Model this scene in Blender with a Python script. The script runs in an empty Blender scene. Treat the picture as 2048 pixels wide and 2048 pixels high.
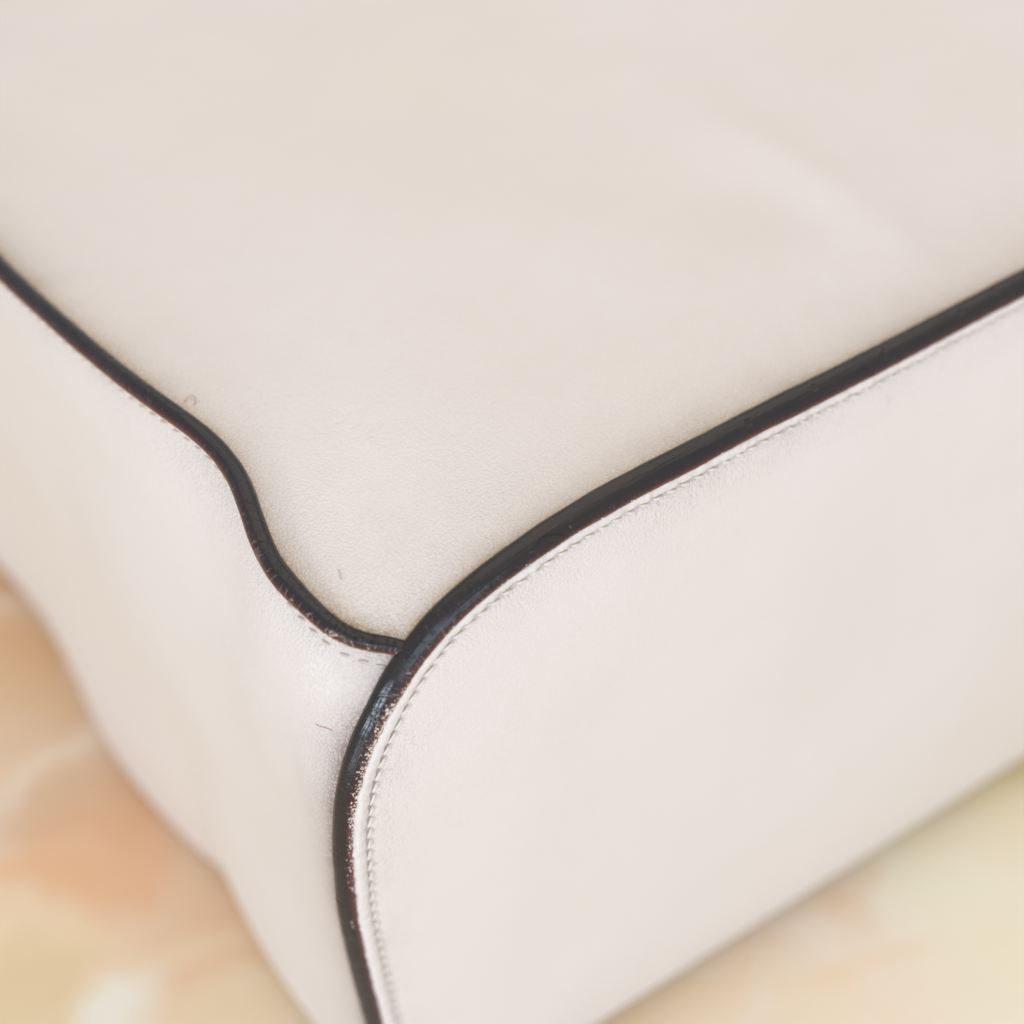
import bpy, math, random
import numpy as np
from mathutils import Vector, Matrix
from mathutils.bvhtree import BVHTree

random.seed(7)
rng = np.random.default_rng(7)
MM = 0.001
scene = bpy.context.scene
COL = scene.collection

# ------------------------------------------------------------------ camera
FPX, PITCH, AZ = 4389.0, math.radians(43.0), math.radians(54.3)
TABLE_Z = -153.0                       # table height in mm, measured from the piping junction
fw = np.array([0, math.cos(PITCH), -math.sin(PITCH)]); rt = np.array([1., 0, 0]); up = np.cross(rt, fw)
E1 = np.array([math.sin(AZ), math.cos(AZ), 0]); E2 = np.array([-math.cos(AZ), math.sin(AZ), 0]); E3 = np.array([0, 0, 1.])
def ray(x, y): return (fw * FPX + rt * (x - 1024) - up * (y - 1024)) / FPX
JC = ray(828, 1303) * 0.366            # the corner where the two pipings meet, from the lens
CAM = np.array([0, 0, -TABLE_Z * MM]) - JC
cam_d = bpy.data.cameras.new('camera'); cam = bpy.data.objects.new('camera', cam_d); COL.objects.link(cam)
cam.location = CAM; cam.rotation_euler = (math.pi / 2 - PITCH, 0, 0)
cam_d.sensor_width = 36; cam_d.lens = FPX / 2048 * 36; cam_d.clip_start = 0.01; cam_d.clip_end = 50
cam_d.dof.use_dof = True; cam_d.dof.focus_distance = 0.377; cam_d.dof.aperture_fstop = 6.8; cam_d.dof.aperture_blades = 9
scene.camera = cam

# ------------------------------------------------------------------ light
world = bpy.data.worlds.new('World'); scene.world = world; world.use_nodes = True
bg = world.node_tree.nodes['Background']
bg.inputs['Color'].default_value = (0.985, 0.985, 1.0, 1); bg.inputs['Strength'].default_value = 0.70
def area(name, loc, target, sx, sy, power, color):
    l = bpy.data.lights.new(name, 'AREA'); l.shape = 'RECTANGLE'; l.size = sx; l.size_y = sy; l.energy = power; l.color = color
    o = bpy.data.objects.new(name, l); COL.objects.link(o); o.location = loc
    o.rotation_euler = (Vector(target) - Vector(loc)).to_track_quat('-Z', 'Y').to_euler(); return o
area('window_light', (0.45, -1.60, 0.60), (0, 0.05, 0.1), 1.4, 0.9, 10.0, (0.64, 0.80, 1.0))
area('added_bend_light', (-0.62, -1.02, 0.21), (-0.01, 0, 0.14), 0.32, 0.18, 4.4, (0.74, 0.86, 1.0))  # unseen lamp added for the glint on the bend and to fill the base panel
area('ceiling_light', (0.25, 0.45, 2.0), (0.05, 0.1, 0.1), 2.4, 2.4, 13.5, (1.0, 0.83, 0.66))
scene.cycles.max_bounces = 6; scene.cycles.diffuse_bounces = 4; scene.cycles.caustics_reflective = False; scene.cycles.caustics_refractive = False
vs = scene.view_settings; vs.view_transform = 'Standard'; vs.look = 'None'; vs.exposure = 0; vs.gamma = 1; vs.use_curve_mapping = False

# ------------------------------------------------------------------ pixel -> bag coordinates (a, b, z in mm, corner = 0)
def loc3(P): P = P * 1000; return np.array([P @ E1, P @ E2, P[2]])
def on_end(x, y): d = ray(x, y); return loc3(d * (JC @ E2) / (d @ E2) - JC)
def on_z(x, y, z): d = ray(x, y); return loc3(d * ((JC[2] + z * MM) / d[2]) - JC)

def catmull(pts, n=24):
    P = np.array(pts, float); P = np.vstack([2 * P[0] - P[1], P, 2 * P[-1] - P[-2]]); out = []
    for i in range(1, len(P) - 2):
        p0, p1, p2, p3 = P[i - 1:i + 3]
        for k in range(n):
            t = k / n
            out.append(0.5 * (2 * p1 + (p2 - p0) * t + (2 * p0 - 5 * p1 + 4 * p2 - p3) * t * t + (3 * p1 - p0 - 3 * p2 + p3) * t ** 3))
    out.append(P[-2]); return np.array(out)
def arclen(P): return np.concatenate([[0], np.cumsum(np.linalg.norm(np.diff(P, axis=0), axis=1))])
def resample(P, step):
    s = arclen(P); n = max(2, int(round(s[-1] / step))); q = np.linspace(0, s[-1], n + 1)
    return np.stack([np.interp(q, s, P[:, k]) for k in range(P.shape[1])], 1)
def smooth(P, sig):
    r = int(3 * sig); k = np.exp(-0.5 * (np.arange(-r, r + 1) / sig) ** 2); k /= k.sum()
    lo = 2 * P[0] - P[1:r + 1][::-1]; hi = 2 * P[-1] - P[-r - 1:-1][::-1]; Q = np.vstack([lo, P, hi])
    return np.stack([np.convolve(Q[:, c], k, 'valid') for c in range(P.shape[1])], 1)
def sstep(x, a, b): t = np.clip((x - a) / (b - a), 0, 1); return t * t * (3 - 2 * t)
def vnoise(x, seed, scale):                                 # smooth 1-D noise in -1..1
    r = np.random.default_rng(seed); tab = r.uniform(-1, 1, 4096); x = np.asarray(x) / scale + 500
    i = np.floor(x).astype(int) % 4095; f = x - np.floor(x); f = f * f * (3 - 2 * f)
    return tab[i] * (1 - f) + tab[i + 1] * f
def vnoise2(x, y, seed, scale):
    r = np.random.default_rng(seed); tab = r.uniform(-1, 1, (128, 128)); x = np.asarray(x) / scale + 60; y = np.asarray(y) / scale + 60
    i = np.floor(x).astype(int); j = np.floor(y).astype(int); u = x - i; v = y - j; u = u * u * (3 - 2 * u); v = v * v * (3 - 2 * v); i %= 127; j %= 127
    return (tab[i, j] * (1 - u) + tab[i + 1, j] * u) * (1 - v) + (tab[i, j + 1] * (1 - u) + tab[i + 1, j + 1] * u) * v

AM, BM, HZ, BZ = 330.0, 270.0, 15.3, -150.0                 # bag length and width between corners, top and under side
# main seam: outline of the end panel
pix_c = [(2048, 565), (1785, 703), (1640, 777), (1500, 847), (1388, 907), (1259, 973), (1129, 1048), (1000, 1137), (935, 1189), (877, 1243), (828, 1303),
         (797, 1347), (764, 1407), (732, 1469), (709, 1531), (692, 1600), (686, 1660), (687, 1727), (698, 1840), (724, 1954), (749, 2048)]
half = [(AM / 2, 0, 15.3)] + [tuple(on_end(*p)) for p in pix_c] + [(-11, 0, -120), (-7, 0, -136), (2, 0, -146), (16, 0, BZ), (60, 0, BZ), (AM / 2, 0, BZ)]
half = smooth(resample(catmull(half), 0.5), 5)
half[:, 1] = 0
iJ = int(np.argmin(np.linalg.norm(half - 0, axis=1)))
sh = arclen(half); sh -= sh[iJ]                             # arc length, 0 at the junction, + going down
# narrow seam: from the junction along the bottom edge of the bag
pix_l = [(828, 1303, 0), (785, 1291, 0.2), (730, 1284, 1), (676, 1263, 2.2), (629, 1224, 3.5), (582, 1176, 5), (545, 1130, 6.6), (519, 1075, 8.6), (502, 1025, 10.2), (479, 962, 12),
         (447, 913, 13.3), (410, 875, 14.2), (373, 846, 14.8), (311, 802, 15.2), (233, 743, 15.3), (124, 651, 15.3), (0, 537, 15.3)]
L = [on_z(*p) for p in pix_l]; L[0] = np.zeros(3)
L = L + [np.array([-15.9, BM / 2, 15.3])]
L = smooth(resample(catmull(L), 0.5), 4); L[0] = 0
Lm = L[::-1].copy(); Lm[:, 1] = BM - Lm[:, 1]; L = np.vstack([L, Lm[1:]]); sl = arclen(L)

# ------------------------------------------------------------------ mesh helpers
def mesh_obj(name, verts, faces, mat, parent=None, uv=None, attrs=None, smooth_=True):
    me = bpy.data.meshes.new(name); me.from_pydata(verts if isinstance(verts, list) else verts.tolist(), [], faces); me.update()
    if smooth_: me.polygons.foreach_set('use_smooth', [True] * len(me.polygons))
    if uv is not None:
        lay = me.uv_layers.new(name='UVMap'); idx = np.empty(len(me.loops), int); me.loops.foreach_get('vertex_index', idx)
        lay.data.foreach_set('uv', np.asarray(uv, float)[idx].ravel())
    for k, v in (attrs or {}).items():
        at = me.attributes.new(k, 'FLOAT', 'POINT'); at.data.foreach_set('value', np.asarray(v, float).ravel())
    me.materials.append(mat); o = bpy.data.objects.new(name, me); COL.objects.link(o)
    if parent is not None: o.parent = parent
    return o
def to_m(P): Q = np.array(P, float) * MM; Q[..., 2] -= TABLE_Z * MM; return Q
def grid_faces(n, m, close_n=False, flip=False):
    f = []
    for i in range(n if close_n else n - 1):
        for j in range(m - 1):
            q = (i * m + j, ((i + 1) % n) * m + j, ((i + 1) % n) * m + j + 1, i * m + j + 1)
            f.append(q[::-1] if flip else q)
    return f
def bvh(o):
    me = o.data; return BVHTree.FromPolygons([v.co.copy() for v in me.vertices], [tuple(p.vertices) for p in me.polygons])

# ------------------------------------------------------------------ materials
class NT:
    def __init__(s, name):
        s.mat = bpy.data.materials.new(name); s.mat.use_nodes = True; s.t = s.mat.node_tree; s.t.nodes.clear()
        s.out = s.n('ShaderNodeOutputMaterial'); s.b = s.n('ShaderNodeBsdfPrincipled'); s.l(s.b.outputs[0], s.out.inputs[0])
    def n(s, typ, **kw):
        o = s.t.nodes.new(typ)
        for k, v in kw.items(): setattr(o, k, v)
        return o
    def l(s, a, b): s.t.links.new(a, b)
    def put(s, sock, v):
        if hasattr(v, 'is_output'): s.l(v, sock)
        elif v is not None: sock.default_value = v
    def m(s, op, a, b=None, c=None, clamp=False):
        o = s.n('ShaderNodeMath', operation=op, use_clamp=clamp); s.put(o.inputs[0], a); s.put(o.inputs[1], b); s.put(o.inputs[2], c); return o.outputs[0]
    def vm(s, op, a, b=None):
        o = s.n('ShaderNodeVectorMath', operation=op); s.put(o.inputs[0], a)
        if b is not None: s.put(o.inputs[3] if op == 'SCALE' else o.inputs[1], b)
        return o.outputs[1] if op in ('LENGTH', 'DISTANCE', 'DOT_PRODUCT') else o.outputs[0]
    def xyz(s, x, y, z=0.0):
        o = s.n('ShaderNodeCombineXYZ'); s.put(o.inputs[0], x); s.put(o.inputs[1], y); s.put(o.inputs[2], z); return o.outputs[0]
    def noise(s, v, scale, detail=3, rough=0.55):
        o = s.n('ShaderNodeTexNoise'); s.put(o.inputs['Vector'], v); o.inputs['Scale'].default_value = scale; o.inputs['Detail'].default_value = detail; o.inputs['Roughness'].default_value = rough; return o
    def voro(s, v, scale, feat='F1', rand=1.0):
        o = s.n('ShaderNodeTexVoronoi', feature=feat); s.put(o.inputs['Vector'], v); o.inputs['Scale'].default_value = scale; o.inputs['Randomness'].default_value = rand; return o.outputs['Distance']
    def rng(s, v, a, b, c=0.0, d=1.0, smooth_=True):
        o = s.n('ShaderNodeMapRange', interpolation_type='SMOOTHSTEP' if smooth_ else 'LINEAR'); s.put(o.inputs[0], v)
        for i, x in enumerate((a, b, c, d)): s.put(o.inputs[i + 1], x)
        return o.outputs[0]
    def mix(s, f, a, b):
        o = s.n('ShaderNodeMix', data_type='RGBA'); s.put(o.inputs[0], f); s.put(o.inputs[6], a); s.put(o.inputs[7], b); return o.outputs[2]
    def bump(s, h, strength, dist, nrm=None):
        o = s.n('ShaderNodeBump'); s.put(o.inputs['Strength'], strength); o.inputs['Distance'].default_value = dist; s.put(o.inputs['Height'], h)
        if nrm is not None: s.l(nrm, o.inputs['Normal'])
        return o.outputs[0]
    def attr(s, name): o = s.n('ShaderNodeAttribute', attribute_name=name); return o.outputs['Fac']
def srgb(r, g, b): return tuple([((c / 255) / 12.92 if c / 255 <= 0.04045 else ((c / 255 + 0.055) / 1.055) ** 2.4) for c in (r, g, b)] + [1])

def leather(name, color, grain=1.0, wrinkle=1.0, stain_shade=(0.50, 0.38, 0.25, 1)):
    t = NT(name); tc = t.n('ShaderNodeTexCoord'); ob = tc.outputs['Object']
    sp = t.n('ShaderNodeSeparateXYZ'); t.l(tc.outputs['UV'], sp.inputs[0]); S, T = sp.outputs[0], sp.outputs[1]      # mm along / from the seams
    near_r = t.m('EXPONENT', t.m('MULTIPLY', t.m('ABSOLUTE', T), -1 / 9.0)); near_l = t.m('EXPONENT', t.m('MULTIPLY', t.m('ABSOLUTE', S), -1 / 7.0))
    near = t.m('MAXIMUM', near_r, near_l)
    # colour: slight mottling of the hide
    mott = t.noise(ob, 10, 3).outputs[0]; fine = t.noise(ob, 160, 3).outputs[0]
    c = tuple(color)
    warm = (c[0] * 0.985, c[1] * 0.955, c[2] * 0.905, 1); cool = (c[0], c[1], c[2], 1)
    col = t.mix(t.rng(mott, 0.3, 0.75, 0.15, 0.8), cool, warm)
    col = t.mix(t.m('MULTIPLY', t.rng(fine, 0.45, 0.75), 0.25), col, warm)
    gr = t.attr('stain_shade'); pores = t.rng(t.voro(ob, 1900), 0.25, 0.62)
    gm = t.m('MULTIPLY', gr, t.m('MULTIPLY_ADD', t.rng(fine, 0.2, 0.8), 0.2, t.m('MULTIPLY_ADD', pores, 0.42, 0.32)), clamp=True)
    col = t.mix(gm, col, stain_shade)  # seam staining and painted crease shade share this tint
    sc = t.m('MULTIPLY', t.attr('scuff_sheen'), t.rng(t.noise(ob, 1500, 3, 0.7).outputs[0], 0.48, 0.62))
    col = t.mix(t.m('MULTIPLY', sc, 0.5), col, (0.93, 0.92, 0.91, 1))  # specular glint painted as whitish speckle
    t.l(col, t.b.inputs['Base Color'])
    t.b.inputs['Roughness'].default_value = 0.58; t.b.inputs['Specular IOR Level'].default_value = 0.11
    t.b.inputs['Sheen Weight'].default_value = 0.05
    # relief: soft swell, pebble grain, short wrinkles running away from the seams
    swell = t.noise(ob, 70, 2).outputs[0]
    g1 = t.voro(ob, 1900); g2 = t.noise(ob, 2600, 2).outputs[0]
    patch = t.rng(t.noise(ob, 45, 2).outputs[0], 0.35, 0.7, 0.6, 1.0)
    gs = t.m('MULTIPLY', t.m('MULTIPLY_ADD', near, 0.85, 0.16), t.m('MULTIPLY', patch, grain))
    warp = t.m('MULTIPLY', t.m('SUBTRACT', t.noise(ob, 260, 2).outputs[0], 0.5), 3.0)
    w1 = t.noise(t.xyz(t.m('ADD', S, warp), t.m('MULTIPLY', T, 0.22), 0.0), 1.25, 2, 0.6).outputs[0]
    w2 = t.noise(t.xyz(t.m('MULTIPLY', S, 0.22), t.m('ADD', T, warp), 3.0), 1.25, 2, 0.6).outputs[0]
    r1 = t.m('ABSOLUTE', t.m('SUBTRACT', w1, 0.5)); r2 = t.m('ABSOLUTE', t.m('SUBTRACT', w2, 0.5))
    n = t.bump(swell, 0.25, 0.0008)
    n = t.bump(r1, t.m('MULTIPLY', t.m('MULTIPLY', near_r, patch), 0.9 * wrinkle), 0.0012, n)
    n = t.bump(r2, t.m('MULTIPLY', t.m('MULTIPLY', near_l, patch), 0.7 * wrinkle), 0.001, n)
    crease = t.voro(t.vm('ADD', ob, t.vm('SCALE', t.noise(ob, 120, 2).outputs[1], 0.006)), 330, 'DISTANCE_TO_EDGE')
    n = t.bump(t.rng(crease, 0.0, 0.09), t.m('MULTIPLY', t.rng(t.noise(ob, 28, 2).outputs[0], 0.5, 0.68), 0.16), 0.0004, n)
    n = t.bump(t.m('ADD', g1, t.m('MULTIPLY', g2, 0.5)), gs, 0.0008, n)
    t.l(n, t.b.inputs['Normal']); return t.mat

def piping_mat(name):
    t = NT(name); tc = t.n('ShaderNodeTexCoord'); ob = tc.outputs['Object']
    sp = t.n('ShaderNodeSeparateXYZ'); t.l(tc.outputs['UV'], sp.inputs[0]); S, V = sp.outputs[0], sp.outputs[1]
    wear = t.attr('wear'); crack = t.attr('crack')
    nz = t.noise(ob, 420, 4, 0.65).outputs[0]; nf = t.noise(ob, 1900, 3, 0.7).outputs[0]; nl = t.noise(ob, 60, 2).outputs[0]
    base = t.mix(t.rng(nl, 0.35, 0.7), (0.0135, 0.0125, 0.0145, 1), (0.022, 0.016, 0.016, 1))
    rim = t.attr('rim')
    vj = t.m('ADD', V, t.m('MULTIPLY', t.m('SUBTRACT', nz, 0.5), 0.10))
    off = lambda k: t.m('ADD', rim, k)
    red = t.rng(vj, off(-0.075), off(0.035), 1.0, 0.0)
    base = t.mix(t.rng(vj, off(0.0), off(0.13), 0.7, 0.0), base, (0.036, 0.012, 0.015, 1))
    col = t.mix(red, base, (0.125, 0.034, 0.028, 1))
    col = t.mix(t.rng(vj, off(-0.10), off(-0.055), 0.75, 0.0), col, (0.36, 0.17, 0.115, 1))
    # flaked edge paint: pale leather shows along the welt side
    lim = t.m('MULTIPLY_ADD', wear, 0.10, off(-0.135))
    fl = t.m('ADD', t.m('SUBTRACT', lim, V), t.m('MULTIPLY', t.m('SUBTRACT', nf, 0.52), t.m('MULTIPLY_ADD', wear, 0.85, 0.05)))
    fl = t.m('ADD', fl, t.m('MULTIPLY', t.m('SUBTRACT', nz, 0.5), 0.10))
    flm = t.m('MULTIPLY', t.rng(fl, 0.0, 0.012), t.rng(V, off(0.05), off(0.13), 1.0, 0.0))
    # cross cracks
    cs = t.xyz(t.m('MULTIPLY_ADD', t.m('SUBTRACT', t.noise(ob, 500, 2).outputs[0], 0.5), 1.6, t.m('MULTIPLY', S, 0.62)), t.m('MULTIPLY', V, 1.7))
    ed = t.voro(cs, 1.0, 'DISTANCE_TO_EDGE', 0.9)
    crm = t.m('MULTIPLY', t.rng(ed, 0.016, 0.055, 1.0, 0.0), crack)
    pale = t.m('MULTIPLY', crm, t.m('MULTIPLY', t.rng(V, off(0.02), off(0.12), 1.0, 0.0), t.rng(nf, 0.35, 0.6)))
    col = t.mix(t.m('MULTIPLY', pale, 0.8), col, (0.55, 0.42, 0.36, 1))
    col = t.mix(t.m('MULTIPLY', t.m('SUBTRACT', crm, pale, clamp=True), 0.7), col, (0.004, 0.004, 0.004, 1))
    col = t.mix(flm, col, srgb(232, 216, 202))
    t.l(col, t.b.inputs['Base Color'])
    scuff_sheen = t.rng(t.noise(t.vm('MULTIPLY', ob, (1, 1, 1)), 240, 5, 0.75).outputs[0], 0.5, 0.75)
    rough = t.m('MULTIPLY_ADD', scuff_sheen, 0.16, 0.19); rough = t.m('MAXIMUM', rough, t.m('MULTIPLY', t.m('MAXIMUM', flm, t.m('MULTIPLY', red, 0.7)), 0.75))
    t.l(rough, t.b.inputs['Roughness']); t.b.inputs['Specular IOR Level'].default_value = 0.5
    n = t.bump(t.noise(ob, 180, 3).outputs[0], 0.26, 0.0008)
    lines = t.noise(t.xyz(t.m('MULTIPLY', S, 0.06), t.m('MULTIPLY', V, 14)), 1.0, 3).outputs[0]
    pit = t.m('MULTIPLY', t.rng(t.voro(ob, 260), 0.10, 0.22, 1.0, 0.0), t.rng(nl, 0.42, 0.58))
    n = t.bump(t.m('MULTIPLY', pit, -1.0), 0.5, 0.0005, n)
    n = t.bump(lines, 0.22, 0.0007, n)
    n = t.bump(t.m('SUBTRACT', t.m('MULTIPLY', flm, t.m('ADD', nf, 0.1)), crm), 0.6, 0.00022, n)
    t.l(n, t.b.inputs['Normal']); return t.mat

def simple(name, color, rough=0.6, bump=0.3, scale=1500):
    t = NT(name); ob = t.n('ShaderNodeTexCoord').outputs['Object']; nz = t.noise(ob, scale, 3).outputs[0]
    t.l(t.mix(t.rng(nz, 0.3, 0.7), tuple(c * 0.93 for c in color[:3]) + (1,), color), t.b.inputs['Base Color'])
    t.b.inputs['Roughness'].default_value = rough; t.b.inputs['Specular IOR Level'].default_value = 0.3
    t.l(t.bump(nz, bump, 0.0003), t.b.inputs['Normal']); return t.mat

CREAM = (0.805, 0.755, 0.725)
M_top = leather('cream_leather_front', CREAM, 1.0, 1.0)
M_end = leather('cream_leather_end', CREAM, 0.5, 0.8)
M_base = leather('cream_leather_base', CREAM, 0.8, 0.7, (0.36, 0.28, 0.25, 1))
M_pipe = piping_mat('dark_edge_paint')
M_pipe2 = piping_mat('dark_edge_paint_narrow')
M_welt = simple('cream_leather_edge', (0.82, 0.775, 0.74, 1), 0.7, 0.5, 1300)
M_thread = simple('cream_thread', (0.83, 0.78, 0.72, 1), 0.6, 0.4, 4000)

# ------------------------------------------------------------------ the table: polished banded onyx
def table_mat():
    t = NT('polished_onyx'); ob = t.n('ShaderNodeTexCoord').outputs['Object']
    sp = t.n('ShaderNodeSeparateXYZ'); t.l(ob, sp.inputs[0]); p = t.xyz(sp.outputs[0], sp.outputs[1], 0.0)
    wv = t.vm('SCALE', t.vm('SUBTRACT', t.noise(p, 22, 3).outputs[1], (0.5, 0.5, 0.5)), 0.034)
    q = t.vm('ADD', p, wv)
    c = t.mix(t.rng(t.noise(q, 9, 3).outputs[0], 0.38, 0.62), srgb(232, 211, 180), srgb(237, 225, 205))
    c = t.mix(t.m('MULTIPLY', t.rng(t.noise(t.vm('ADD', q, (3.1, 1.2, 0)), 7, 2).outputs[0], 0.52, 0.68), 0.6), c, srgb(220, 180, 140))
    c = t.mix(t.m('MULTIPLY', t.rng(t.noise(t.vm('ADD', q, (7.7, 5.2, 0)), 8, 2).outputs[0], 0.55, 0.66), 0.7), c, srgb(232, 224, 208))
    # bands and clouds of the slab: pixel centre, half axes (mm), turn, softness, colour
    spots = [((20, 1330), 60, 40, 20, 0.5, (216, 170, 118)), ((190, 1480), 26, 14, 30, 0.5, (214, 174, 136)), ((-150, 1700), 50, 40, 0, .6, (228, 204, 176)),
             ((60, 1720), 26, 22, 0, 0.5, (230, 202, 170)), ((110, 1560), 45, 3.5, 6, 0.8, (226, 200, 172)), ((150, 1610), 26, 10, 12, 0.5, (214, 176, 140)),
             ((230, 1740), 17, 20, 0, 0.7, (226, 172, 126)), ((120, 1790), 22, 9, 10, 0.7, (230, 182, 138)), ((420, 1870), 16, 16, 0, 0.6, (226, 186, 148)),
             ((470, 1960), 20, 10, 0, 0.7, (228, 186, 148)), ((60, 1900), 30, 11, -16, 0.5, (236, 214, 180)), ((70, 2010), 22, 12, 0, 0.6, (222, 198, 152)),
             ((330, 1920), 22, 3, 10, 0.8, (232, 206, 172)), ((250, 2010), 12, 7, 20, 0.9, (246, 238, 228)), ((480, 2040), 20, 10, 0, 0.6, (232, 212, 178)),
             ((2000, 1580), 40, 14, 30, 0.6, (220, 204, 154)), ((1990, 1690), 30, 7, 22, 0.7, (232, 226, 204)), ((1850, 1740), 36, 12, 25, 0.6, (228, 212, 174)),
             ((1960, 1900), 34, 24, 0, 0.5, (234, 228, 208)), ((1670, 1870), 12, 10, 0, 0.6, (222, 186, 144)), ((1700, 1850), 9, 13, -35, 0.6, (222, 184, 142)),
             ((1540, 1890), 20, 8, 20, 0.7, (230, 196, 164)), ((1620, 1845), 9, 5, 10, 0.7, (234, 218, 198)), ((1380, 1990), 24, 8, 25, 0.7, (230, 204, 168)),
             ((1750, 1990), 26, 15, 12, 0.5, (236, 222, 204)), ((1690, 1930), 20, 3, 10, 0.9, (230, 202, 156)), ((1600, 2040), 40, 10, 15, 0.6, (232, 214, 188)),
             ((2000, 2000), 16, 20, 0, 0.6, (230, 222, 196))]
    for (px, py), rx, ry, ang, soft, rgb in spots:
        a, b, z = on_z(px, py, TABLE_Z); w = (a * E1 + b * E2) * MM
        d = t.vm('SUBTRACT', q, (w[0], w[1], 0.0)); ca, sa = math.cos(math.radians(ang)), math.sin(math.radians(ang))
        u = t.m('DIVIDE', t.vm('DOT_PRODUCT', d, (ca, sa, 0)), rx * MM); v = t.m('DIVIDE', t.vm('DOT_PRODUCT', d, (-sa, ca, 0)), ry * MM * 1.45)
        r = t.m('SQRT', t.m('ADD', t.m('MULTIPLY', u, u), t.m('MULTIPLY', v, v)))
        c = t.mix(t.m('MULTIPLY', t.rng(r, 0.75 - soft * 0.5, 1.1 + soft * 0.4, 1.0, 0.0), 0.85), c, tuple(min(0.9, x * (1.06 if px < 700 else 1.13)) for x in srgb(*rgb)[:3]) + (1,))
    c = t.mix(0.13, c, srgb(240, 226, 206))
    vein = t.voro(t.vm('ADD', p, t.vm('SCALE', t.noise(p, 30, 4, 0.6).outputs[1], 0.045)), 10, 'DISTANCE_TO_EDGE')
    c = t.mix(t.m('MULTIPLY', t.rng(vein, 0.0, 0.07, 1.0, 0.0), 0.5), c, srgb(242, 230, 214))
    cloud = t.noise(t.vm('ADD', q, (1.7, 9.2, 0)), 34, 4, 0.6).outputs[0]
    c = t.mix(t.m('MULTIPLY', t.rng(cloud, 0.54, 0.7), 0.16), c, srgb(240, 228, 210))
    t.l(c, t.b.inputs['Base Color']); t.b.inputs['Roughness'].default_value = 0.22; t.b.inputs['Specular IOR Level'].default_value = 0.35
    return t.mat
tv, tf = [], []
n = 24
for i in range(n + 1):
    for j in range(n + 1): tv.append((-1.2 + 2.6 * i / n, -1.0 + 2.6 * j / n, 0.0))
tf = grid_faces(n + 1, n + 1)
tab = mesh_obj('table_surface', np.array(tv), tf, table_mat()); tab['kind'] = 'structure'
tab['label'] = 'polished beige and orange onyx surface under the handbag'

# ------------------------------------------------------------------ handbag
bag = bpy.data.objects.new('handbag', None); COL.objects.link(bag)
bag.location = (0, 0, 0); bag.rotation_euler = (0, 0, math.pi / 2 - AZ)
bag['label'] = 'cream leather handbag with worn dark brown piping lying on the onyx surface'; bag['category'] = 'handbag'

def tuck(z): return 10.0 * sstep(-z, 141.0, 150.5) ** 1.5           # the panels roll under towards the table

# closed outline of the end panel, dense where it is seen
loop = np.vstack([half, (half[::-1] * [-1, 1, 1] + [AM, 0, 0])[1:-1]])
ls = arclen(loop); keep = []
last = -99
for i in range(len(loop)):
    s = ls[i] - ls[iJ]
    step = 0.5 if -175 < s < 135 else 3.0
    if s - last >= step - 1e-6 or i == 0: keep.append(i); last = s
loopc = loop[keep]; ss = ls[keep] - ls[iJ]
tan = np.roll(loopc, -1, 0) - np.roll(loopc, 1, 0); tan /= np.linalg.norm(tan, axis=1)[:, None]
inw = np.stack([-tan[:, 2], np.zeros(len(tan)), tan[:, 0]], 1)       # towards the middle of the panel
cen = np.array([AM / 2, 0, -67.0])
if np.mean(np.sum((cen - loopc) * inw, 1)) < 0: inw = -inw
FR = np.array([0, -1.0, 0])                                           # the panel faces -b

PITCH_MM = 3.05
s_st = np.arange(-172, 132, PITCH_MM)
def loop_at(s): return np.array([np.interp(s, ss, loopc[:, k]) for k in range(3)]), np.array([np.interp(s, ss, inw[:, k]) for k in range(3)]), np.array([np.interp(s, ss, tan[:, k]) for k in range(3)])

DST = 4.3                                                            # stitch line, mm in from the seam
rows = [0, .6, 1.2, 1.7, 2.2, 2.7, 3.1, 3.5, 3.75, 3.95, 4.12, 4.3, 4.48, 4.65, 4.9, 5.2, 5.6, 6.2, 7, 8, 10, 12]
inner = np.linspace(0, 1, 34)[1:] ** 1.25
nrow = len(rows) + len(inner)
EV = np.zeros((len(loopc), nrow, 3)); EUV = np.zeros((len(loopc), nrow, 2))
hole_phase = ((ss - s_st[0]) / PITCH_MM + 0.5) % 1.0
hole = np.exp(-(np.minimum(hole_phase, 1 - hole_phase) * PITCH_MM / 0.42) ** 2) * ((ss > -174) & (ss < 134))
wob = vnoise(ss, 5, 4.0)
def front_profile(d): return np.interp(d, [0, 1.2, 2.0, 3.4, 3.95, 4.3, 4.65, 5.1, 6.2, 9, 12], [-.6, 0.3, 1.0, 1.25, 1.15, 1.05, 1.25, 1.5, 1.85, 2.2, 2.5])
for j, d in enumerate(rows):
    h = front_profile(d) - hole * 0.75 * math.exp(-((d - DST) / 0.42) ** 2) + 0.06 * wob * math.exp(-((d - 5.5) / 2) ** 2)
    EV[:, j] = loopc + inw * d + FR * h[:, None]; EUV[:, j] = np.stack([ss + 2000, np.full_like(ss, max(0, d - 3.4))], 1)
edge = loopc + inw * 12
for j, k in enumerate(inner):
    dm = 12 + 75 * k; J_ = len(rows) + j
    EV[:, J_] = edge * (1 - k) + cen * k + FR * (2.5 + 5.0 * (1 - math.exp(-(dm - 12) / 38)))
    EUV[:, J_] = np.stack([ss + 2000, np.full_like(ss, dm)], 1)
A_, Z_ = EV[..., 0], EV[..., 2]
EV[..., 1] += tuck(Z_) + 0.9 * vnoise2(A_, Z_, 3, 38) * sstep(EUV[..., 1], 4, 40) + 0.25 * vnoise2(A_, Z_, 4, 14) * sstep(EUV[..., 1], 2, 14) * np.exp(-EUV[..., 1] / 40)
EF = grid_faces(len(loopc), nrow, close_n=True, flip=True)
end_panel = mesh_obj('end_panel', to_m(EV.reshape(-1, 3)), EF, M_end, bag, EUV.reshape(-1, 2))
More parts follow.
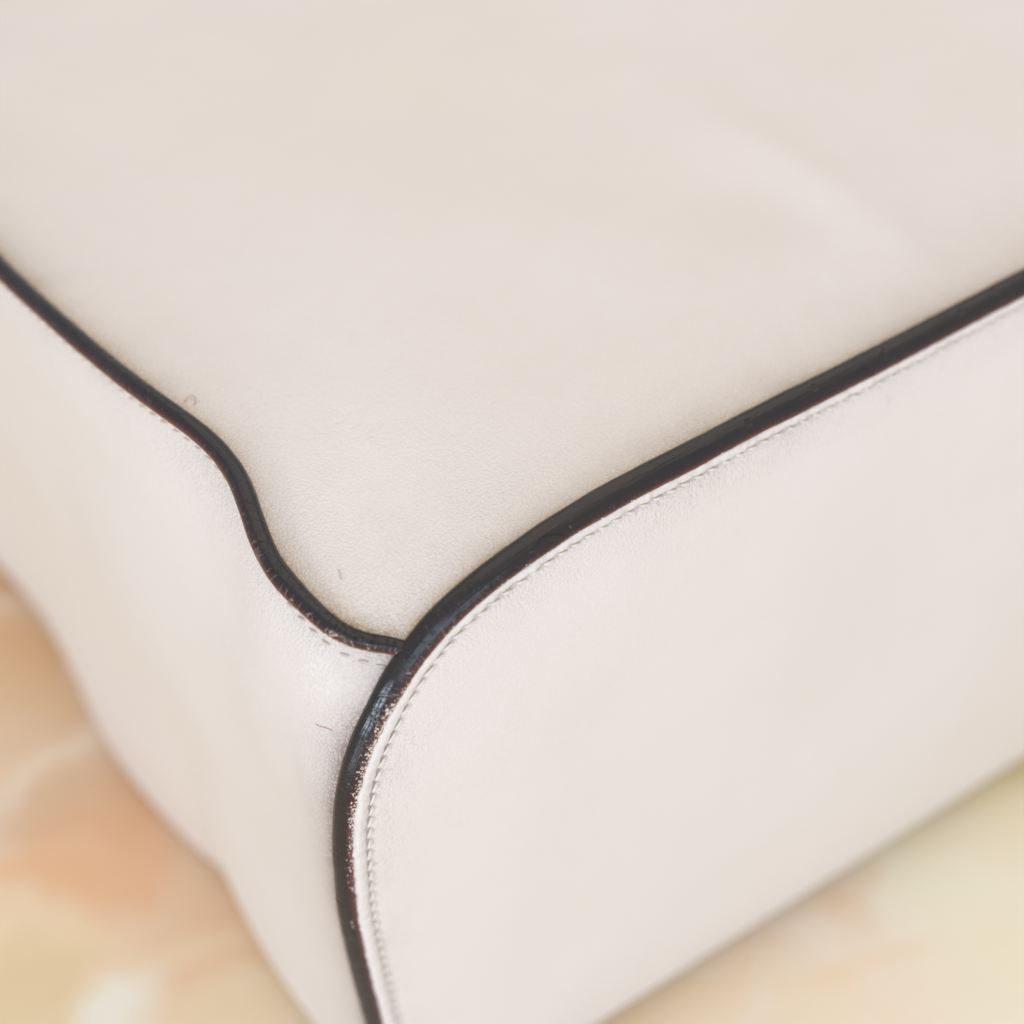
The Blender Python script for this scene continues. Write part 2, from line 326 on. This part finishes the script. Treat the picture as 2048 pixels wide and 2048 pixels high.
end_panel['label'] = 'smooth pale end panel with a rounded corner'
EV2 = EV.copy(); EV2[..., 1] = BM - EV2[..., 1]
mesh_obj('end_panel', to_m(EV2.reshape(-1, 3)), [f[::-1] for f in EF], M_end, bag, EUV.reshape(-1, 2))

# sweep a profile along a curve: frames X (first axis), Y (second axis)
def sweep(C, X, Y, prof):                                             # prof: (n, m, 2) per ring
    return C[:, None, :] + X[:, None, :] * prof[..., 0:1] + Y[:, None, :] * prof[..., 1:2]

# broad piping round the end panel
NA = 28; th = np.linspace(0, 2 * math.pi, NA + 1)
rad = np.interp(ss, [-20, 5, 18, 40], [2.2, 2.2, 2.05, 1.72]) * (1 + 0.025 * vnoise(ss, 11, 6) + 0.012 * vnoise(ss, 12, 1.7))
prof = np.zeros((len(ss), NA + 1, 2))
ax = math.radians(140)                                                # the cord is oval: broad across the seam, flatter outwards
flat = (np.abs(np.cos(th - ax) / 0.77) ** 2.25 + np.abs(np.sin(th - ax) / 1.12) ** 2.25) ** (-1 / 2.25)
prof[..., 0] = rad[:, None] * flat * np.cos(th); prof[..., 1] = rad[:, None] * flat * np.sin(th)
Yv = np.tile(FR, (len(ss), 1))
PV = sweep(loopc, inw, Yv, prof)
PV[..., 1] += tuck(PV[..., 2])
puv = np.stack([np.repeat(ss[:, None], NA + 1, 1), np.repeat((th / (2 * math.pi))[None], len(ss), 0)], -1)
wear = np.clip(np.exp(-((ss - 24) / 17) ** 2) * 1.15 + 0.20 * np.exp(-((ss + 28) / 10) ** 2) + 0.10, 0, 1) * (1 + 0.35 * vnoise(ss, 21, 5))
crk = 0.03 + 0.5 * np.exp(-((ss - 8) / 16) ** 2)
at = {'wear': np.repeat(np.clip(wear, 0, 1)[:, None], NA + 1, 1), 'crack': np.repeat(crk[:, None], NA + 1, 1), 'rim': np.repeat(np.interp(ss, [-25, 0, 10, 50, 70], [0.222, 0.24, 0.265, 0.255, 0.215])[:, None], NA + 1, 1)}
PF = grid_faces(len(ss), NA + 1, close_n=True)
pipe = mesh_obj('piping', to_m(PV.reshape(-1, 3)), PF, M_pipe, bag, puv.reshape(-1, 2), at)
pipe['label'] = 'broad dark brown piping, flaked and glossy at the bend'
PV2 = PV.copy(); PV2[..., 1] = BM - PV2[..., 1]
mesh_obj('piping', to_m(PV2.reshape(-1, 3)), [f[::-1] for f in PF], M_pipe, bag, puv.reshape(-1, 2), at)

# frayed chips of the pale leather standing out of the flaked paint
def chips(n, s_lo, s_hi, peak, wid, v_lo, v_hi, seed):
    rg = np.random.default_rng(seed); vv, ff = [], []
    while len(ff) < n * 4:
        s = rg.uniform(s_lo, s_hi)
        if rg.random() > math.exp(-((s - peak) / wid) ** 2) + 0.06: continue
        i = int(np.argmin(abs(ss - s))); v_ = v_lo + (v_hi - v_lo) * rg.random() ** 1.6
        P = np.array([np.interp(v_ * 2 * math.pi, th, PV[i, :, k]) for k in range(3)]); nrm = P - loopc[i]; nrm = nrm / np.linalg.norm(nrm)
        T = tan[i]; B = np.cross(nrm, T); ang = rg.uniform(0, 6.28); d1 = T * math.cos(ang) + B * math.sin(ang); d2 = np.cross(nrm, d1)
        ln, wd, ht = rg.uniform(.16, .62), rg.uniform(.06, .19), rg.uniform(.05, .22); k = len(vv)
        vv += [P - nrm * .08 - d2 * wd, P - nrm * .08 + d2 * wd, P + d1 * ln - nrm * .05, P + d1 * ln * rg.uniform(.3, .8) + nrm * ht]
        ff += [(k, k + 1, k + 3), (k + 1, k + 2, k + 3), (k + 2, k, k + 3), (k, k + 2, k + 1)]
    return vv, ff
c1 = chips(620, 2, 66, 28, 18, 0.10, 0.265, 5); c2_ = chips(90, -70, 4, -26, 22, 0.14, 0.20, 6)
cv = c1[0] + c2_[0]; cf = c1[1] + [tuple(x + len(c1[0]) for x in f) for f in c2_[1]]
fray = mesh_obj('frayed_edge', to_m(np.array(cv)), cf, M_welt, bag, smooth_=False); fray['kind'] = 'stuff'; fray['label'] = 'frayed pale leather flakes along the piping bend'

# folded leather edge between the piping and the stitches
wp = np.array([(0.7, .4), (1.15, 1.2), (1.35, 1.75), (1.65, 2.05), (2.2, 2.2), (2.9, 2.18), (3.4, 1.98), (3.8, 1.66), (4.1, 1.25), (4.3, .4)])
prof = np.repeat(wp[None], len(ss), 0).copy()
prof[:, 1:5, 0] += (0.22 * vnoise(ss, 31, 1.3) + 0.16 * vnoise(ss, 32, .6))[:, None]
lip = np.exp(-((ss - 28) / 20) ** 2) * (0.55 + 0.45 * vnoise(ss, 35, 1.6) + 0.35 * vnoise(ss, 36, .7))   # torn lip creeping over the cord
prof[:, 1:5, 0] -= 0.55 * lip[:, None]; prof[:, 2:5, 1] += 0.30 * lip[:, None]
prof[:, 2:8, 1] *= (1 + 0.10 * vnoise(ss, 33, 2.5) + 0.06 * vnoise(ss, 34, .8))[:, None]
prof[:, 5:9, 0] -= 0.22 * hole[:, None]; prof[:, 5:8, 1] -= 0.22 * hole[:, None]
WV = sweep(loopc, inw, Yv, prof); WV[..., 1] += tuck(WV[..., 2])
WF = grid_faces(len(ss), len(wp), close_n=True, flip=True)
mesh_obj('edge_welt', to_m(WV.reshape(-1, 3)), WF, M_welt, bag)

# stitches: one slim thread each
def stitch_mesh(length=2.35, r=0.33):
    v, f = [], []; xs = np.linspace(-1, 1, 7)
    for x in xs:
        rr = r * math.sqrt(max(0.06, 1 - abs(x) ** 3.2)); bow = 0.20 * (1 - x * x) - 0.12
        for k in range(6):
            a = k * math.pi / 3; v.append((x * length / 2 * MM, rr * math.cos(a) * MM, (bow + rr * math.sin(a)) * MM))
    for i in range(6):
        for k in range(6): f.append((i * 6 + k, i * 6 + (k + 1) % 6, (i + 1) * 6 + (k + 1) % 6, (i + 1) * 6 + k))
    f.append(tuple(range(6))[::-1]); f.append(tuple(36 + k for k in range(6)))
    me = bpy.data.meshes.new('stitch'); me.from_pydata(v, [], f); me.update(); me.polygons.foreach_set('use_smooth', [True] * len(me.polygons)); me.materials.append(M_thread); return me
ST = stitch_mesh(); ST_DIRTY = ST.copy(); ST_DIRTY.materials[0] = simple('dirty_thread', (0.68, 0.57, 0.49, 1), 0.7, 0.4, 4000); ST_GREY = ST.copy(); ST_GREY.materials[0] = simple('greyed_thread', (0.76, 0.69, 0.62, 1), 0.7, 0.4, 4000)
def put_stitch(P, T, N, tilt, sc=1.0, me=None):
    T = T / np.linalg.norm(T); N = N - T * (N @ T); N /= np.linalg.norm(N); B = np.cross(N, T)
    T2 = T * math.cos(tilt) + B * math.sin(tilt); B2 = np.cross(N, T2)
    o = bpy.data.objects.new('stitch', me or ST); COL.objects.link(o); o.parent = bag
    m = Matrix.Identity(4)
    for k, ax in enumerate((T2, B2, N)):
        for r_ in range(3): m[r_][k] = ax[r_] * sc
    for r_, x in enumerate(to_m(P)): m[r_][3] = x
    o.matrix_local = m
for s in s_st:
    P, I, T = loop_at(s)
    put_stitch(P + I * (DST + random.uniform(-.08, .08)) + FR * 1.76, T, FR, -0.30 + random.uniform(-.08, .08), random.uniform(.92, 1.06))

# ------------------------------------------------------------------ front panel (facing up) and panels along the narrow seams
def axis_samples(total):
    s = [0, .4, .8, 1.2, 1.6, 2.0, 2.4, 2.8, 3.3, 3.9, 4.6, 5.4, 6.4]
    x = 7.4
    while x < total / 2: s.append(x); x += 1.3 if x < 60 else 2.2
    s = np.array(s); return np.concatenate([s, [total / 2], total - s[::-1]])
R = np.vstack([half[:iJ + 1][::-1], (half[:iJ + 1] * [-1, 1, 1] + [AM, 0, 0])[1:]]); sR = arclen(R)
SA = axis_samples(sR[-1]); TA = axis_samples(sl[-1])
Rs = np.stack([np.interp(SA, sR, R[:, k]) for k in range(3)], 1); Ls = np.stack([np.interp(TA, sl, L[:, k]) for k in range(3)], 1)
u = (SA / SA[-1])[:, None]; v = (TA / TA[-1])[None, :]
a0 = -15.9
Q = np.zeros((len(SA), len(TA), 3)); Q[..., 0] = a0 + (AM - 2 * a0) * u; Q[..., 1] = BM * v; Q[..., 2] = HZ
S2 = np.repeat(SA[:, None], len(TA), 1); T2 = np.repeat(TA[None], len(SA), 0); S2r = SA[-1] - S2; T2r = TA[-1] - T2
w = lambda d: np.exp(-d / 30.0)[..., None]
dR = (Rs - Q[:, 0])[:, None, :]; dL = (Ls - Q[0])[None]; dJ = -Q[0, 0]
mir_a = np.array([-1, 1, 1]); mir_b = np.array([1, -1, 1])
FP = Q + (w(T2) + 0) * dR + w(T2r) * dR * mir_b + w(S2) * dL + w(S2r) * dL * mir_a
FP -= w(S2) * w(T2) * dJ + w(S2r) * w(T2) * dJ * mir_a + w(S2) * w(T2r) * dJ * mir_b + w(S2r) * w(T2r) * dJ * mir_a * mir_b
dr = np.minimum(T2, T2r); dl = np.minimum(S2, S2r)
def pillow(d, lift, dip, wd): return -dip * np.exp(-(d / wd) ** 2) + lift * (1 - np.exp(-d / 5.0))
# the hide is pinched up into the seams and sinks away from them
def pinch(d, d0, top, drop, lam): return np.where(d < d0, top - 2.2 * (1 - d / d0), top - drop * (1 - np.exp(-(d - d0) / lam)))
zr = pinch(dr, 2.2, 1.1, 2.1, 2.6); zl = pinch(dl, 1.6, 0.95, 1.6, 2.6)
kk = 0.45; FP[..., 2] += -np.log(np.exp(-zr / -kk) * 0.5 + np.exp(-zl / -kk) * 0.5) * -kk      # soft maximum of the two
FP[..., 2] -= 2.0 * (1 - sstep(dr, 0.0, 1.2)) + 2.0 * (1 - sstep(dl, 0.0, 1.0))
FP[..., 2] += 3.2 * (1 - np.exp(-dr / 35)) * (1 - np.exp(-dl / 35))
A_, B_ = FP[..., 0].copy(), FP[..., 1].copy(); inside = sstep(np.minimum(dr, dl), 3, 30)
FP[..., 2] += inside * (0.9 * vnoise2(A_, B_, 8, 48) + 0.35 * vnoise2(A_, B_, 9, 20))
def blob(px, py, rx, ry, ang, amp):                                   # soft dents and ridges of the worn hide
    c = on_z(px, py, HZ); x = A_ - c[0]; y = B_ - c[1]; ca, sa = math.cos(ang), math.sin(ang)
    FP[..., 2] += amp * np.exp(-((x * ca + y * sa) / rx) ** 2 - ((-x * sa + y * ca) / ry) ** 2)
p1, p2 = on_z(1500, 290, HZ), on_z(1790, 490, HZ)
blob(1640, 385, np.hypot(*(p2 - p1)[:2]) * 0.6, 7, math.atan2(p2[1] - p1[1], p2[0] - p1[0]), 2.0)
blob(1490, 400, 14, 14, 0, -2.0); blob(1750, 300, 16, 16, 0, -0.8); blob(640, 950, 24, 14, 0.6, -0.8)
fuv = np.stack([dl, dr], -1)
fuv[..., 0] = np.where(S2 > SA[-1] / 2, S2r, S2)
FFc = grid_faces(len(SA), len(TA))
g_top = np.maximum(np.exp(-np.maximum(dr - 2.5, 0) / 1.6) * 1.25, np.exp(-np.maximum(dl - 2.0, 0) / 2.0) * 0.9)  # crease shade along the seams painted in tan, together with seam staining
g_top = np.maximum(g_top, 0.42 * np.exp(-dr / 7)) + 0.17 * np.exp(-dr / 32) + 0.11 * np.exp(-dl / 28)  # wide falloff: yellowing of the hide
front = mesh_obj('front_panel', to_m(FP.reshape(-1, 3)), FFc, M_top, bag, fuv.reshape(-1, 2), {'stain_shade': g_top})
front['label'] = 'broad cream front panel facing up'

# bottom panel of the bag (left face): between the narrow seam and the table
V = half[iJ:]; cut = int(np.argmax(V[:, 2] < -146.0)); V = V[:cut + 1]; sV = arclen(V)
pix_b = [(0, 1134), (74, 1213), (128, 1291), (162, 1380), (206, 1473), (275, 1571), (373, 1679), (461, 1757), (490, 1821), (530, 1905), (598, 2008)]
Bp = [on_z(x, y, -147.8) for x, y in pix_b][::-1]
Bp = [np.array([V[-1, 0], 0, V[-1, 2]]), np.array([-4, 14., -147.5]), np.array([-6, 29., -147.8])] + Bp
Bp = smooth(resample(catmull(Bp), 1.0), 3)
Bp = np.vstack([Bp, [[1.0, BM - 40, -147.8], [2.0, BM, V[-1, 2]]]])
VS = np.concatenate([[0, .4, .8, 1.2, 1.6, 2, 2.4, 2.8, 3.2, 3.6, 4, 4.5, 5.2, 6], np.linspace(7.2, sV[-1], 90)])
TB = TA; fb = TB / TB[-1]; sB = arclen(Bp)
Vs = np.stack([np.interp(VS, sV, V[:, k]) for k in range(3)], 1)
# bottom edge sampled at the same b as the narrow seam above it
Bs = np.stack([np.interp(np.maximum.accumulate(Ls[:, 1]), np.maximum.accumulate(Bp[:, 1]), Bp[:, k]) for k in range(3)], 1)
Bs[0] = Vs[-1]
g = (VS / VS[-1])[:, None, None]; DT = np.repeat(TB[None], len(VS), 0); DTr = TB[-1] - DT
top_l = Ls.copy(); top_l[:, 0] = -14.0                                # ruled from seam to table, the buckle of the seam dying away below it
Bl = Bs.copy(); Bl[:, 0] = -5.0                                       # dents of the lower edge stay near it
rul = top_l[None] * (1 - g) + Bl[None] * g + (Bs - Bl)[None] * g ** 4
dV = (Vs - (top_l[0] * (1 - g[:, 0]) + Bl[0] * g[:, 0] + (Bs[0] - Bl[0]) * g[:, 0] ** 4))[:, None, :]
ww = np.exp(-DT / 60.0)[..., None] * (1 - sstep(DT, 90, 135))[..., None]; wr = np.exp(-DTr / 60.0)[..., None] * (1 - sstep(DTr, 90, 135))[..., None]
wS = np.exp(-VS / 26.0)[:, None, None]; dl_ = (Ls - top_l)[None]; dj_ = dl_[:, 0:1]
BP = rul + ww * dV + wr * dV * mir_b + wS * dl_ - ww * wS * dj_ - wr * wS * dj_
DS = np.repeat(VS[:, None], len(TB), 1); gg = g[..., 0]; dm = np.minimum(DT, DTr)
body = np.sin(np.clip(gg, 0, 1) * math.pi) ** 0.6
out = np.where(dm < 1.8, 1.1 - 4.0 * (1 - dm / 1.8), 1.1 - 0.7 * (1 - np.exp(-(dm - 1.8) / 6.0)) * sstep(DS, 4, 30)) * sstep(1 - gg, 0, 0.12) * np.where(dm < 1.8, 1.0, sstep(DS, 3.4, 11)) - 1.0 * np.exp(-(DS / 1.6) ** 2)
out += sstep(np.minimum(dm, DS), 4, 25) * sstep(1 - gg, 0, 0.2) * (0.7 * vnoise2(BP[..., 1], BP[..., 2], 14, 42) + 0.25 * vnoise2(BP[..., 1], BP[..., 2], 15, 17))
BP[..., 0] -= out
under = [BP[-1].copy()]
for k, (ia, dz) in enumerate([(1.2, 1.6), (3.2, 2.8), (7, 3.6), (14, 4.2)]):
    r_ = BP[-1].copy(); r_[:, 0] += ia; r_[:, 2] -= dz; under.append(r_)
BPf = np.concatenate([BP, np.array(under[1:])], 0)
buv = np.stack([np.repeat(dm[:1], len(BPf), 0), np.concatenate([DS, np.repeat(DS[-1:], 4, 0)], 0)], -1)
BF = grid_faces(len(BPf), len(TB), flip=True)
PW = BPf[..., 0:1] * MM * E1 + BPf[..., 1:2] * MM * E2 + BPf[..., 2:3] * MM * E3 + JC
pxs = 1024 + FPX * (PW @ rt) / (PW @ fw); pys = 1024 - FPX * (PW @ up) / (PW @ fw)
glint_paint = np.exp(-((pxs - 632) / 34) ** 2 - ((pys - 1345) / 62) ** 2)  # glint below the junction, painted into the base panel colour
DSf = buv[..., 1]; g_base = (1.0 * np.exp(-np.maximum(buv[..., 0] - 2.3, 0) / (3.0 + 0.09 * np.minimum(DSf, 90))) + 0.35 * np.exp(-buv[..., 0] / 10)) * np.interp(DSf, [0, 8, 22, 60, 110], [.35, .5, 1, 1, .8])  # shade of the hollow beside the piping, painted into the colour
base = mesh_obj('base_panel', to_m(BPf.reshape(-1, 3)), BF, M_base, bag, buv.reshape(-1, 2), {'stain_shade': g_base, 'scuff_sheen': glint_paint})
base['label'] = 'soft cream base panel narrowing towards the surface'
BP2 = BPf * mir_a + [AM, 0, 0]
mesh_obj('closing_panel', to_m(BP2.reshape(-1, 3)), [f[::-1] for f in BF], M_base, bag, buv.reshape(-1, 2))

# narrow piping along the narrow seam (and its twin on the far edge)
ip = (sl > 0.6) & (sl < sl[-1] - 0.6)
LC = L[ip]; lsx = sl[ip]
lt = np.gradient(LC, axis=0); lt /= np.linalg.norm(lt, axis=1)[:, None]
nout = np.array([-1., 0, 0.0]) - lt * (lt @ np.array([-1., 0, 0.0]))[:, None]; nout /= np.linalg.norm(nout, axis=1)[:, None]
ndn = np.cross(lt, nout); sg = np.sign(ndn[:, 2]); ndn *= -sg[:, None]
nout = smooth(nout, 5); ndn = smooth(ndn, 5); nout /= np.linalg.norm(nout, axis=1)[:, None]; ndn /= np.linalg.norm(ndn, axis=1)[:, None]
NB = 24; th2 = np.linspace(0, 2 * math.pi, NB + 1)
r2 = 1.72 * (1 + 0.03 * vnoise(lsx, 41, 5) + 0.015 * vnoise(lsx, 42, 1.4)); r2 *= np.interp(lsx, [0, 3.5, 14, 26, 60], [0.72, 0.92, 1.0, 1.16, 1.05])
prof = np.zeros((len(lsx), NB + 1, 2)); prof[..., 0] = r2[:, None] * np.cos(th2); prof[..., 1] = r2[:, None] * np.sin(th2)
NV = sweep(LC, ndn, nout, prof)
nuv = np.stack([np.repeat(lsx[:, None], NB + 1, 1), np.repeat((th2 / (2 * math.pi))[None], len(lsx), 0)], -1)
w2 = 0.10 + 0.35 * np.exp(-((lsx - 14) / 12) ** 2); c2 = np.clip(1.3 * np.exp(-(lsx / 26) ** 2) + 0.1, 0, 1)
at2 = {'wear': np.repeat(w2[:, None], NB + 1, 1), 'crack': np.repeat(c2[:, None], NB + 1, 1), 'rim': np.full((len(lsx), NB + 1), 0.305)}
NF = grid_faces(len(lsx), NB + 1)
NF.append(tuple(range(NB))[::-1]); NF.append(tuple((len(lsx) - 1) * (NB + 1) + k for k in range(NB)))
np1 = mesh_obj('piping', to_m(NV.reshape(-1, 3)), NF, M_pipe2, bag, nuv.reshape(-1, 2), at2)
np1['label'] = 'narrow dark brown piping, cracked where it meets the broad one'
NV2 = NV * mir_a + [AM, 0, 0]
mesh_obj('piping', to_m(NV2.reshape(-1, 3)), [f[::-1] for f in NF], M_pipe2, bag, nuv.reshape(-1, 2), at2)
# its folded edge and stitches
wp2 = np.array([(0.9, -.8), (1.25, .1), (1.45, .5), (1.8, .72), (2.3, .74), (2.75, .55), (3.0, .2), (3.15, -.8)])
prof = np.repeat(wp2[None], len(lsx), 0).copy(); prof[:, 1:4, 0] += (0.12 * vnoise(lsx, 51, 1.0))[:, None]; prof[:, 2:7, 1] *= (1 + 0.12 * vnoise(lsx, 52, 2.0))[:, None]
NW = sweep(LC, ndn, nout, prof)
mesh_obj('edge_welt', to_m(NW.reshape(-1, 3)), grid_faces(len(lsx), len(wp2), flip=True), M_welt, bag)
base_tree = bvh(base)
for s in np.arange(5.0, 138, PITCH_MM):
    i = int(np.argmin(abs(lsx - s)))
    q0 = LC[i] + ndn[i] * 3.0; hit = base_tree.ray_cast(Vector(to_m(q0 + nout[i] * 8)), Vector(-nout[i]))[0]
    h_ = 0.75 if hit is None else max(0.75, float((np.array(hit) - to_m(q0)) @ nout[i]) * 1000 + 0.14)
    put_stitch(q0 + nout[i] * h_, lt[i], nout[i], 0.18 + random.uniform(-.1, .1), 0.78, ST_DIRTY if s < 22 else ST_GREY)

# the side the bag lies on
UV_ = []
ua = np.linspace(4, AM - 4, 20); ub = np.linspace(9, BM - 9, 20)
BK = np.array([[(x, y, -151.4 - 0.8 * math.sin(x / 60) * math.sin(y / 50)) for y in ub] for x in ua])
mesh_obj('back_panel', to_m(BK.reshape(-1, 3)), grid_faces(20, 20, flip=True), M_base, bag, np.full((400, 2), 100.0))

# ------------------------------------------------------------------ specks of lint on the leather
WM = Matrix.Translation(bag.location) @ bag.rotation_euler.to_matrix().to_4x4(); WI = WM.inverted()
def surf(tree, px, py):
    o = WI @ Vector(CAM); d = (WI.to_3x3() @ Vector(ray(px, py))).normalized(); h, nn, _, _ = tree.ray_cast(o, d)
    return (WM @ h, (WM.to_3x3() @ nn).normalized()) if h is not None else (None, None)
def fibre(tree, pix, r, lift, mat, label):
    pts = []
    for k, (x, y) in enumerate(pix):
        h, nn = surf(tree, x, y)
        if h is None: continue
        if nn.dot(Vector(CAM) - h) < 0: nn = -nn
        pts.append(np.array(h + nn * (r * 0.8 + lift * math.sin(math.pi * k / (len(pix) - 1))) * MM))
    C = resample(catmull(pts, 8), 0.00025); n = len(C); t_ = np.gradient(C, axis=0); t_ /= np.linalg.norm(t_, axis=1)[:, None]
    x_ = np.cross(t_, [0.3, 0.2, 0.93]); x_ /= np.linalg.norm(x_, axis=1)[:, None]; y_ = np.cross(t_, x_)
    vv = []
    for i in range(n):
        for k in range(5): vv.append(C[i] + r * MM * (x_[i] * math.cos(k * 2 * math.pi / 5) + y_[i] * math.sin(k * 2 * math.pi / 5)))
    ff = [(i * 5 + k, i * 5 + (k + 1) % 5, (i + 1) * 5 + (k + 1) % 5, (i + 1) * 5 + k) for i in range(n - 1) for k in range(5)]
    c0 = np.array(vv); cm = c0.mean(0)
    o = mesh_obj('lint_fibre', c0 - cm, ff, mat); o.location = cm; o['label'] = label; o['category'] = 'lint'
bt, bb, bp = bvh(front), bvh(base), bvh(pipe)
M_pink = simple('pink_fibre', (0.62, 0.36, 0.30, 1)); M_tan = simple('tan_fibre', (0.50, 0.24, 0.14, 1)); M_blk = simple('black_fibre', (0.012, 0.01, 0.01, 1), 0.4); M_wht = simple('white_fibre', (0.8, 0.78, 0.76, 1))
fibre(bt, [(368, 805), (376, 798), (386, 795), (392, 804), (388, 810)], 0.07, 0.5, M_pink, 'tiny pink curl of lint beside the narrow piping')
fibre(bt, [(676, 1140), (681, 1146), (680, 1153), (683, 1159)], 0.045, 0.3, M_tan, 'short tan fibre on the front panel near the piping junction')
fibre(bb, [(631, 1447), (640, 1452), (652, 1455), (666, 1461)], 0.045, 0.1, M_tan, 'thin brown fibre on the base panel left of the piping bend')
fibre(bp, [(1074, 1088), (1082, 1077), (1098, 1070), (1118, 1069), (1134, 1072)], 0.05, 0.1, M_blk, 'fine black hair lying on the broad piping')
fibre(bp, [(812, 1347), (822, 1346), (834, 1349)], 0.05, 0.1, M_wht, 'fine white fibre across the broad piping at the junction')
